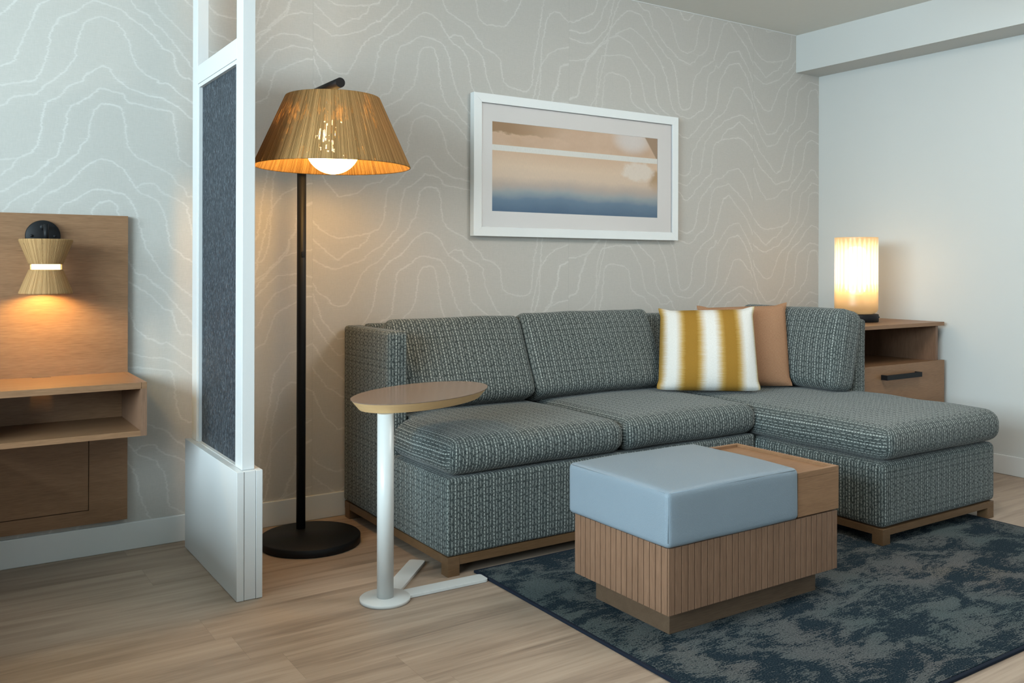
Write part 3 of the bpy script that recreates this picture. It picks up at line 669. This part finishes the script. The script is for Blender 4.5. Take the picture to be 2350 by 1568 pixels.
# ------------------------------------------------------------------ scatter cushions
def pillow(name, bl, br, tl, tr, thick, mat, label, nrm, seed, flat=.4, rnd=.012, cat='cushion', group='scatter cushions on the sofa corner'):
    """two puffed faces joined at a seam whose corners stick out; bl/br/tl/tr are the corner points"""
    bl, br, tl, tr = map(Vector, (bl, br, tl, tr)); n = Vector(nrm).normalized(); N = 40
    c = (bl+br)/2; c.z = bl.z
    bm = bmesh.new(); uv = bm.loops.layers.uv.new('UVMap'); G = {}; rim = set()
    for side in (1, -1):
        for i in range(N+1):
            for j in range(N+1):
                u, v = i/N, j/N
                if side == -1 and (i in (0, N) or j in (0, N)): G[(-1, i, j)] = G[(1, i, j)]; continue
                a, b = 2*u-1, 2*v-1
                pu = u - .024*a*min(1, (1-b*b)*2.6)**1.5*abs(a)**2; pv = v - (.034 if b > 0 else -.004)*b*min(1, (1-a*a)*2.2)**1.5*abs(b)**2
                if b < 0: pv += rnd*abs(a)**14*abs(b)**3; pu -= rnd*math.copysign(abs(a)**5, a)*abs(b)**14
                p = bl*(1-pu)*(1-pv) + br*pu*(1-pv) + tl*(1-pu)*pv + tr*pu*pv
                th = ((1-abs(a)**2.2)*(1-abs(b)**2.2))**.44*thick
                th *= 1+.05*mnoise.noise(Vector((u*4, v*4, seed)))
                w = .006*mnoise.noise(Vector((u*11, v*3+seed, side*3)))*(abs(a)**2)*(1-abs(a)**6)
                p = p + n*side*(th+w)*(1.0 if side > 0 else flat)
                G[(side, i, j)] = bm.verts.new(p)
                if i in (0, N) or j in (0, N): rim.add(G[(side, i, j)])
        for i in range(N):
            for j in range(N):
                q = [(i, j), (i+1, j), (i+1, j+1), (i, j+1)]
                if side < 0: q = q[::-1]
                f = bm.faces.new([G[(side, *k)] for k in q]); f.smooth = True
                for l, k in zip(f.loops, q): l[uv].uv = (k[0]/N, k[1]/N)
    for e in bm.edges:
        e.smooth = not (len(e.link_faces) == 2 and all(v in rim for v in e.verts))
    o = obj(name, bm, mat, world=False)
    for v in o.data.vertices: v.co -= c
    o.location = c
    return tag(o, label, cat, group)
pillow('throw_pillow', (2.833, 3.082, .480), (3.219, 2.792, .480), (2.938, 3.180, .850), (3.302, 2.910, .862), .085, IKAT,
       'white throw pillow with blurred mustard-gold stripes, in front', (-.57, -.76, .14), 3)
pillow('throw_pillow', (3.105, 3.105, .482), (3.470, 2.823, .482), (3.183, 3.171, .858), (3.531, 2.908, .876), .058, TAN,
       'plain tan linen throw pillow tucked behind the striped one', (-.59, -.77, .16), 8, .35, 0.0)

pillow('added_bed_pillow', (-.78, 3.27, .530), (-.06, 3.27, .530), (-.78, 3.43, .93), (-.06, 3.43, .93), .085, WHITE,  # unseen pillows, added to block low light reaching the nightstand and divider base
       'unseen added white bed pillow propped on the headboard nearest the nightstand', (0, -1, .25), 5, .25, .02, 'pillow', 'added bed pillows along the headboard')
pillow('added_bed_pillow', (-1.54, 3.27, .530), (-.82, 3.27, .530), (-1.54, 3.43, .93), (-.82, 3.43, .93), .085, WHITE,
       'unseen added white bed pillow propped on the headboard farther from the nightstand', (0, -1, .25), 6, .25, .02, 'pillow', 'added bed pillows along the headboard')

# ------------------------------------------------------------------ small side table
TX, TY = 1.217, 2.563
st = thing('side_table', (TX, TY, 0), 'white C-shaped side table with oval wood top in front of the sofa arm', 'side table')
def arm_pts(ang, L, w, r=.012):
    """outline of one flat foot from the hub, rounded at its end"""
    d = (math.cos(ang), math.sin(ang)); nn = (-d[1], d[0]); P = []
    for (a, b, qx, qy) in ((L-r, w/2-r, 0, 0),):
        for s in (-1, 1):
            for k in range(6):
                th = (-PI/2 + k*PI/10) if s < 0 else (k*PI/10)
                x = L-r+r*math.cos(th); y = s*(w/2-r)+r*math.sin(th); P.append((x, y))
    P = [(0.03, -w/2)] + P + [(0.03, w/2)]
    return [(TX+x*d[0]+y*nn[0], TY+x*d[1]+y*nn[1]) for x, y in P]
bm = bmesh.new(); lathe(bm, [(0, .001), (.0795, .001), (.0795, .0095), (.0785, .0105), (0, .0105)], (TX, TY, 0), 72); obj('base_disc', bm, TABLEWHITE, st)
for ang, L in ((-.03, .3605), (.805, .362)):
    bm = bmesh.new(); prism(bm, arm_pts(ang, L, .058), .001, .0104); obj('foot', bm, TABLEWHITE, st, bevel=.0008)
bm = bmesh.new(); tube(bm, (TX+.002, TY+.003, .0106), (TX+.002, TY+.003, .5875), .0262, 48); obj('column', bm, TABLEWHITE, st)
bm = bmesh.new(); N = 96; ca, sa = math.cos(.454), math.sin(.454)
def ell(a, b): return [(1.432+a*math.cos(q)*ca-b*math.sin(q)*sa, 2.724+a*math.cos(q)*sa+b*math.sin(q)*ca) for q in [2*PI*k/N for k in range(N)]]
prism(bm, ell(.309, .175), .588, .6175, 0, ell(.283, .150)); tt = obj('tabletop', bm, PLY, st)
bm = bmesh.new(); prism(bm, ell(.311, .177), .6176, .620, 0, ell(.310, .176)); obj('veneer', bm, OAK_TABLE, tt)

# ------------------------------------------------------------------ ottoman coffee table (on the rug)
ot = thing('coffee_table', (2.50, 2.08, .009), 'oak coffee table with fluted sides and pale blue padded seat on the rug', 'coffee table')
obj('plinth', BX(1.768, 2.407, 1.865, 2.195, .0092, .0848), OAK_PLINTH, ot, bevel=.001)
bm = bmesh.new(); ox0, ox1, oy0, oy1 = 1.720, 2.455, 1.818, 2.243
box(bm, ox0+.005, ox1-.005, oy0+.005, oy1-.005, .085, .2715)
def slats(n, a0, a1, fn):
    w = (a1-a0)/n
    for k in range(n): fn(a0+k*w+.0012, a0+(k+1)*w-.0012)
for y0, y1 in ((oy0, oy0+.005), (oy1-.005, oy1)): slats(29, ox0, ox1, lambda a, b: box(bm, a, b, y0, y1, .085, .2715))
for x0, x1 in ((ox0, ox0+.0049), (ox1-.0049, ox1)): slats(17, oy0+.0051, oy1-.0051, lambda a, b: box(bm, x0, x1, a, b, .085, .2715))
obj('fluted_body', bm, OAK_Z, ot, bevel=.0013, seg=2)
bm = bmesh.new()
TX0, TX1_, TY0, TY1, TZ = 2.258, 2.4575, 1.8155, 2.2445, .414
box(bm, TX0, TX1_, TY0, TY1, .277, .396)
for q in ((TX0, TX1_-.0165, TY0, TY0+.016), (TX0, TX1_-.0165, TY1-.016, TY1), (TX1_-.016, TX1_, TY0, TY1)): box(bm, *q, .3962, TZ)
box(bm, TX0, TX1_-.0162, TY0+.0162, TY1-.0162, .3962, .404)
obj('tray_block', bm, OAK_X, ot, bevel=.0008)
ln_ = lumpy(.0015, 7, 9)
def padd(p, h):
    a = max(0, 1-(p.x/h.x)**2); b = max(0, 1-(p.y/h.y)**2); q = p.copy()
    if p.z > 0: q.z += .012*(a**.5)*(b**.5)
    return ln_(q, h)
pd = obj('padded_seat', softbox(1.708, 2.2575, 1.808, 2.2635, .2722, .431, .016, (24, 20, 8), 'v', padd), VINYL, ot)
bm = bmesh.new()
for s, e_ in (((1.724, 1.8125, .4262), (2.242, 1.8125, .4262)), ((1.7125, 1.824, .4262), (1.7125, 2.247, .4262)), ((1.7128, 1.8128, .290), (1.7128, 1.8128, .415))): tube(bm, s, e_, .0013, 8)
obj('seam', bm, VINYL, pd)

# ------------------------------------------------------------------ rug
rg = obj('area_rug', BX(1.592, 3.680, 1.282, 2.616, .0, .009), RUG); tag(rg, 'navy and grey-teal distressed area rug under the coffee table', 'rug')
bm = bmesh.new()
for q in ((1.580, 3.692, 1.270, 1.2815), (1.580, 3.692, 2.6165, 2.628), (1.580, 1.5915, 1.2815, 2.6165), (3.6805, 3.692, 1.2815, 2.6165)): box(bm, *q, 0, .0085)
obj('binding', bm, RUGEDGE, rg, bevel=.002)

# ------------------------------------------------------------------ end cabinet and its lamp
EX0, EX1, EY0, EY1 = 3.822, 4.549, 2.706, 3.40
ec = thing('end_cabinet', (4.18, 3.05, 0), 'oak end cabinet with open niche and drawer in the corner behind the chaise', 'cabinet')
obj('top_board', BX(EX0, EX1, EY0, EY1, .739, .7585), OAK_X, ec, bevel=.001)
for x0, x1 in ((EX0+.030, EX0+.050), (4.498, 4.518)): obj('side_panel', BX(x0, x1, EY0+.018, EY1, .06, .7388), OAK_Z, ec)
obj('back_panel', BX(EX0+.0502, 4.4978, EY1-.012, EY1, .06, .7388), OAK_X, ec)
obj('shelf_board', BX(EX0+.0502, 4.4978, EY0+.019, EY1-.0122, .535, .5515), OAK_X, ec)
obj('bottom_board', BX(EX0+.0502, 4.4978, EY0+.03, EY1-.0122, .06, .078), OAK_X, ec)
for x in (EX0+.03, 4.478):
    for y in (EY0+.03, EY1-.05): obj('leg', BX(x, x+.04, y, y+.04, 0, .0598), OAK_Z, ec)
for z0, z1, hz in ((.312, .556, .498), (.065, .308, .25)):
    dr = obj('drawer', BX(EX0, EX1, EY0-.0005, EY0+.0175, z0, z1), OAK_X, ec, bevel=.0008)
    bm = bmesh.new(); box(bm, 3.993, 4.290, EY0-.036, EY0-.026, hz-.011, hz+.013); box(bm, 3.993, 4.003, EY0-.026, EY0-.0006, hz-.011, hz+.013); box(bm, 4.280, 4.290, EY0-.026, EY0-.0006, hz-.011, hz+.013)
    obj('handle', bm, BLACK, dr)
GX, GY = 4.17, 2.975
tl = thing('table_lamp', (GX, GY, .7585), 'glowing frosted glass cylinder table lamp on the end cabinet', 'lamp')
bm = bmesh.new(); lathe(bm, [(0, .7587), (.110, .7587), (.1125, .761), (.1125, .797), (.110, .799), (0, .799)], (GX, GY, 0), 72); lb = obj('base', bm, BLACK, tl)
bm = bmesh.new(); a = -.75; tube(bm, (GX+.1124*math.cos(a), GY+.1124*math.sin(a), .782), (GX+.118*math.cos(a), GY+.118*math.sin(a), .782), .004, 12); obj('switch', bm, BLACK, lb)
# fluted glass: plain rounded foot, V-grooves with pointed ends above
bm = bmesh.new(); NF = 28; SEG = NF*8; rows = []
GZ0, GZ1 = .8005, 1.207; R = .110
hs = [GZ0, GZ0+.004, GZ0+.012, GZ0+.025, GZ0+.05, .905, .918, .926, .934, .944, .958, .98, 1.05, 1.12, 1.165, 1.18, 1.19, 1.198, 1.202, GZ1]
for z in hs:
    dz = z-GZ0; r = R if dz > .03 else R-.03+math.sqrt(max(0, .03**2-(.03-dz)**2))
    amp = .0055*max(0, min(1, (z-.915)/.045, (1.203-z)/.04))
    rows.append([bm.verts.new((GX+(r-amp*(abs(((k % 8)/8)-.5)*2))*math.cos(2*PI*k/SEG), GY+(r-amp*(abs(((k % 8)/8)-.5)*2))*math.sin(2*PI*k/SEG), z)) for k in range(SEG)])
inn = []
for z in hs[::-1]:
    dz = max(0, z-GZ0-.004); r = (R if dz > .03 else R-.03+math.sqrt(max(0, .03**2-(.03-dz)**2)))-.009
    inn.append([bm.verts.new((GX+r*math.cos(2*PI*k/SEG), GY+r*math.sin(2*PI*k/SEG), max(z, GZ0+.004))) for k in range(SEG)])
allr = rows+inn
for A, B in zip(allr, allr[1:]):
    zm = (A[0].co.z+B[0].co.z)/2; fz = max(0, min(1, (zm-.912)/.05, (1.204-zm)/.045))
    for k in range(SEG):
        f = bm.faces.new((A[k], A[(k+1) % SEG], B[(k+1) % SEG], B[k])); f.smooth = True
        if abs((k % 8)+.5-4) < 2.9*fz: f.material_index = 1
bm.faces.new(rows[0]); bm.faces.new(inn[-1])
obj('glass_shade', bm, [FROST, FLUTE], tl)
bm = bmesh.new(); lathe(bm, [(0, .806), (.018, .806), (.012, .83), (.010, .862), (.060, .866), (.060, .876), (.014, .880), (.014, .90), (0, .90)], (GX, GY, 0), 40); obj('lamp_holder', bm, BLACK, tl)
bm = bmesh.new(); lathe(bm, [(0, .901), (.030, .905), (.052, .93), (.056, .97), (.056, 1.10), (.050, 1.135), (.030, 1.155), (0, 1.16)], (GX, GY, 0), 40); obj('bulb', bm, BULB, tl)
# ------------------------------------------------------------------ light: daylight through the left window, added rear and ceiling fill, the lit lamps
def area(name, loc, rot, sx, sy, col, power, spread=None):
    l = bpy.data.lights.new(name, 'AREA'); l.shape = 'RECTANGLE'; l.size = sx; l.size_y = sy; l.color = col; l.energy = power
    if spread: l.spread = spread
    o = bpy.data.objects.new(name, l); COL.objects.link(o); o.location = loc; o.rotation_euler = rot; return o
area('daylight_window_light', (XL-.16, (W1[0]+W1[1])/2, (W1[2]+W1[3])/2), (0, -PI/2, 0), W1[3]-W1[2], W1[1]-W1[0], (.70, .90, 1.0), 410)
area('rear_fill_light', ((W2[0]+W2[1])/2, YF-.16, (W2[2]+W2[3])/2), (PI/2, 0, 0), W2[1]-W2[0], W2[3]-W2[2], (.86, .95, 1.0), 18)  # soft fill from behind the camera, through the added rear window
w = bpy.data.worlds.new('sky'); S.world = w; w.use_nodes = True
bg = w.node_tree.nodes['Background']; bg.inputs[0].default_value = (.62, .76, .9, 1); bg.inputs[1].default_value = .6

# ------------------------------------------------------------------ camera
F, YAW, Y0, ROLL = 2051.0, math.radians(33.43), 608.5, math.radians(.15)
fw = Vector((math.sin(YAW), math.cos(YAW), 0)); r0 = Vector((math.cos(YAW), -math.sin(YAW), 0)); u0 = Vector((0, 0, 1))
rt = r0*math.cos(ROLL) + u0*math.sin(ROLL); up = u0*math.cos(ROLL) - r0*math.sin(ROLL)
cd = bpy.data.cameras.new('camera'); cam = bpy.data.objects.new('camera', cd); COL.objects.link(cam)
M = Matrix((rt, up, -fw)).transposed().to_4x4(); M.translation = Vector((0, 0, H)); cam.matrix_world = M
cd.sensor_fit = 'HORIZONTAL'; cd.sensor_width = 36.0; cd.lens = 36.0*F/2350; cd.shift_y = -(784-Y0)/2350; cd.clip_start = .05
S.camera = cam
S.cycles.max_bounces = 7; S.cycles.diffuse_bounces = 4; S.cycles.glossy_bounces = 2; S.cycles.transmission_bounces = 4; S.cycles.caustics_reflective = False; S.cycles.caustics_refractive = False
vs = S.view_settings
vs.view_transform = 'Standard'; vs.look = 'None'; vs.gamma = 1.0; vs.exposure = 0.0; vs.use_curve_mapping = False
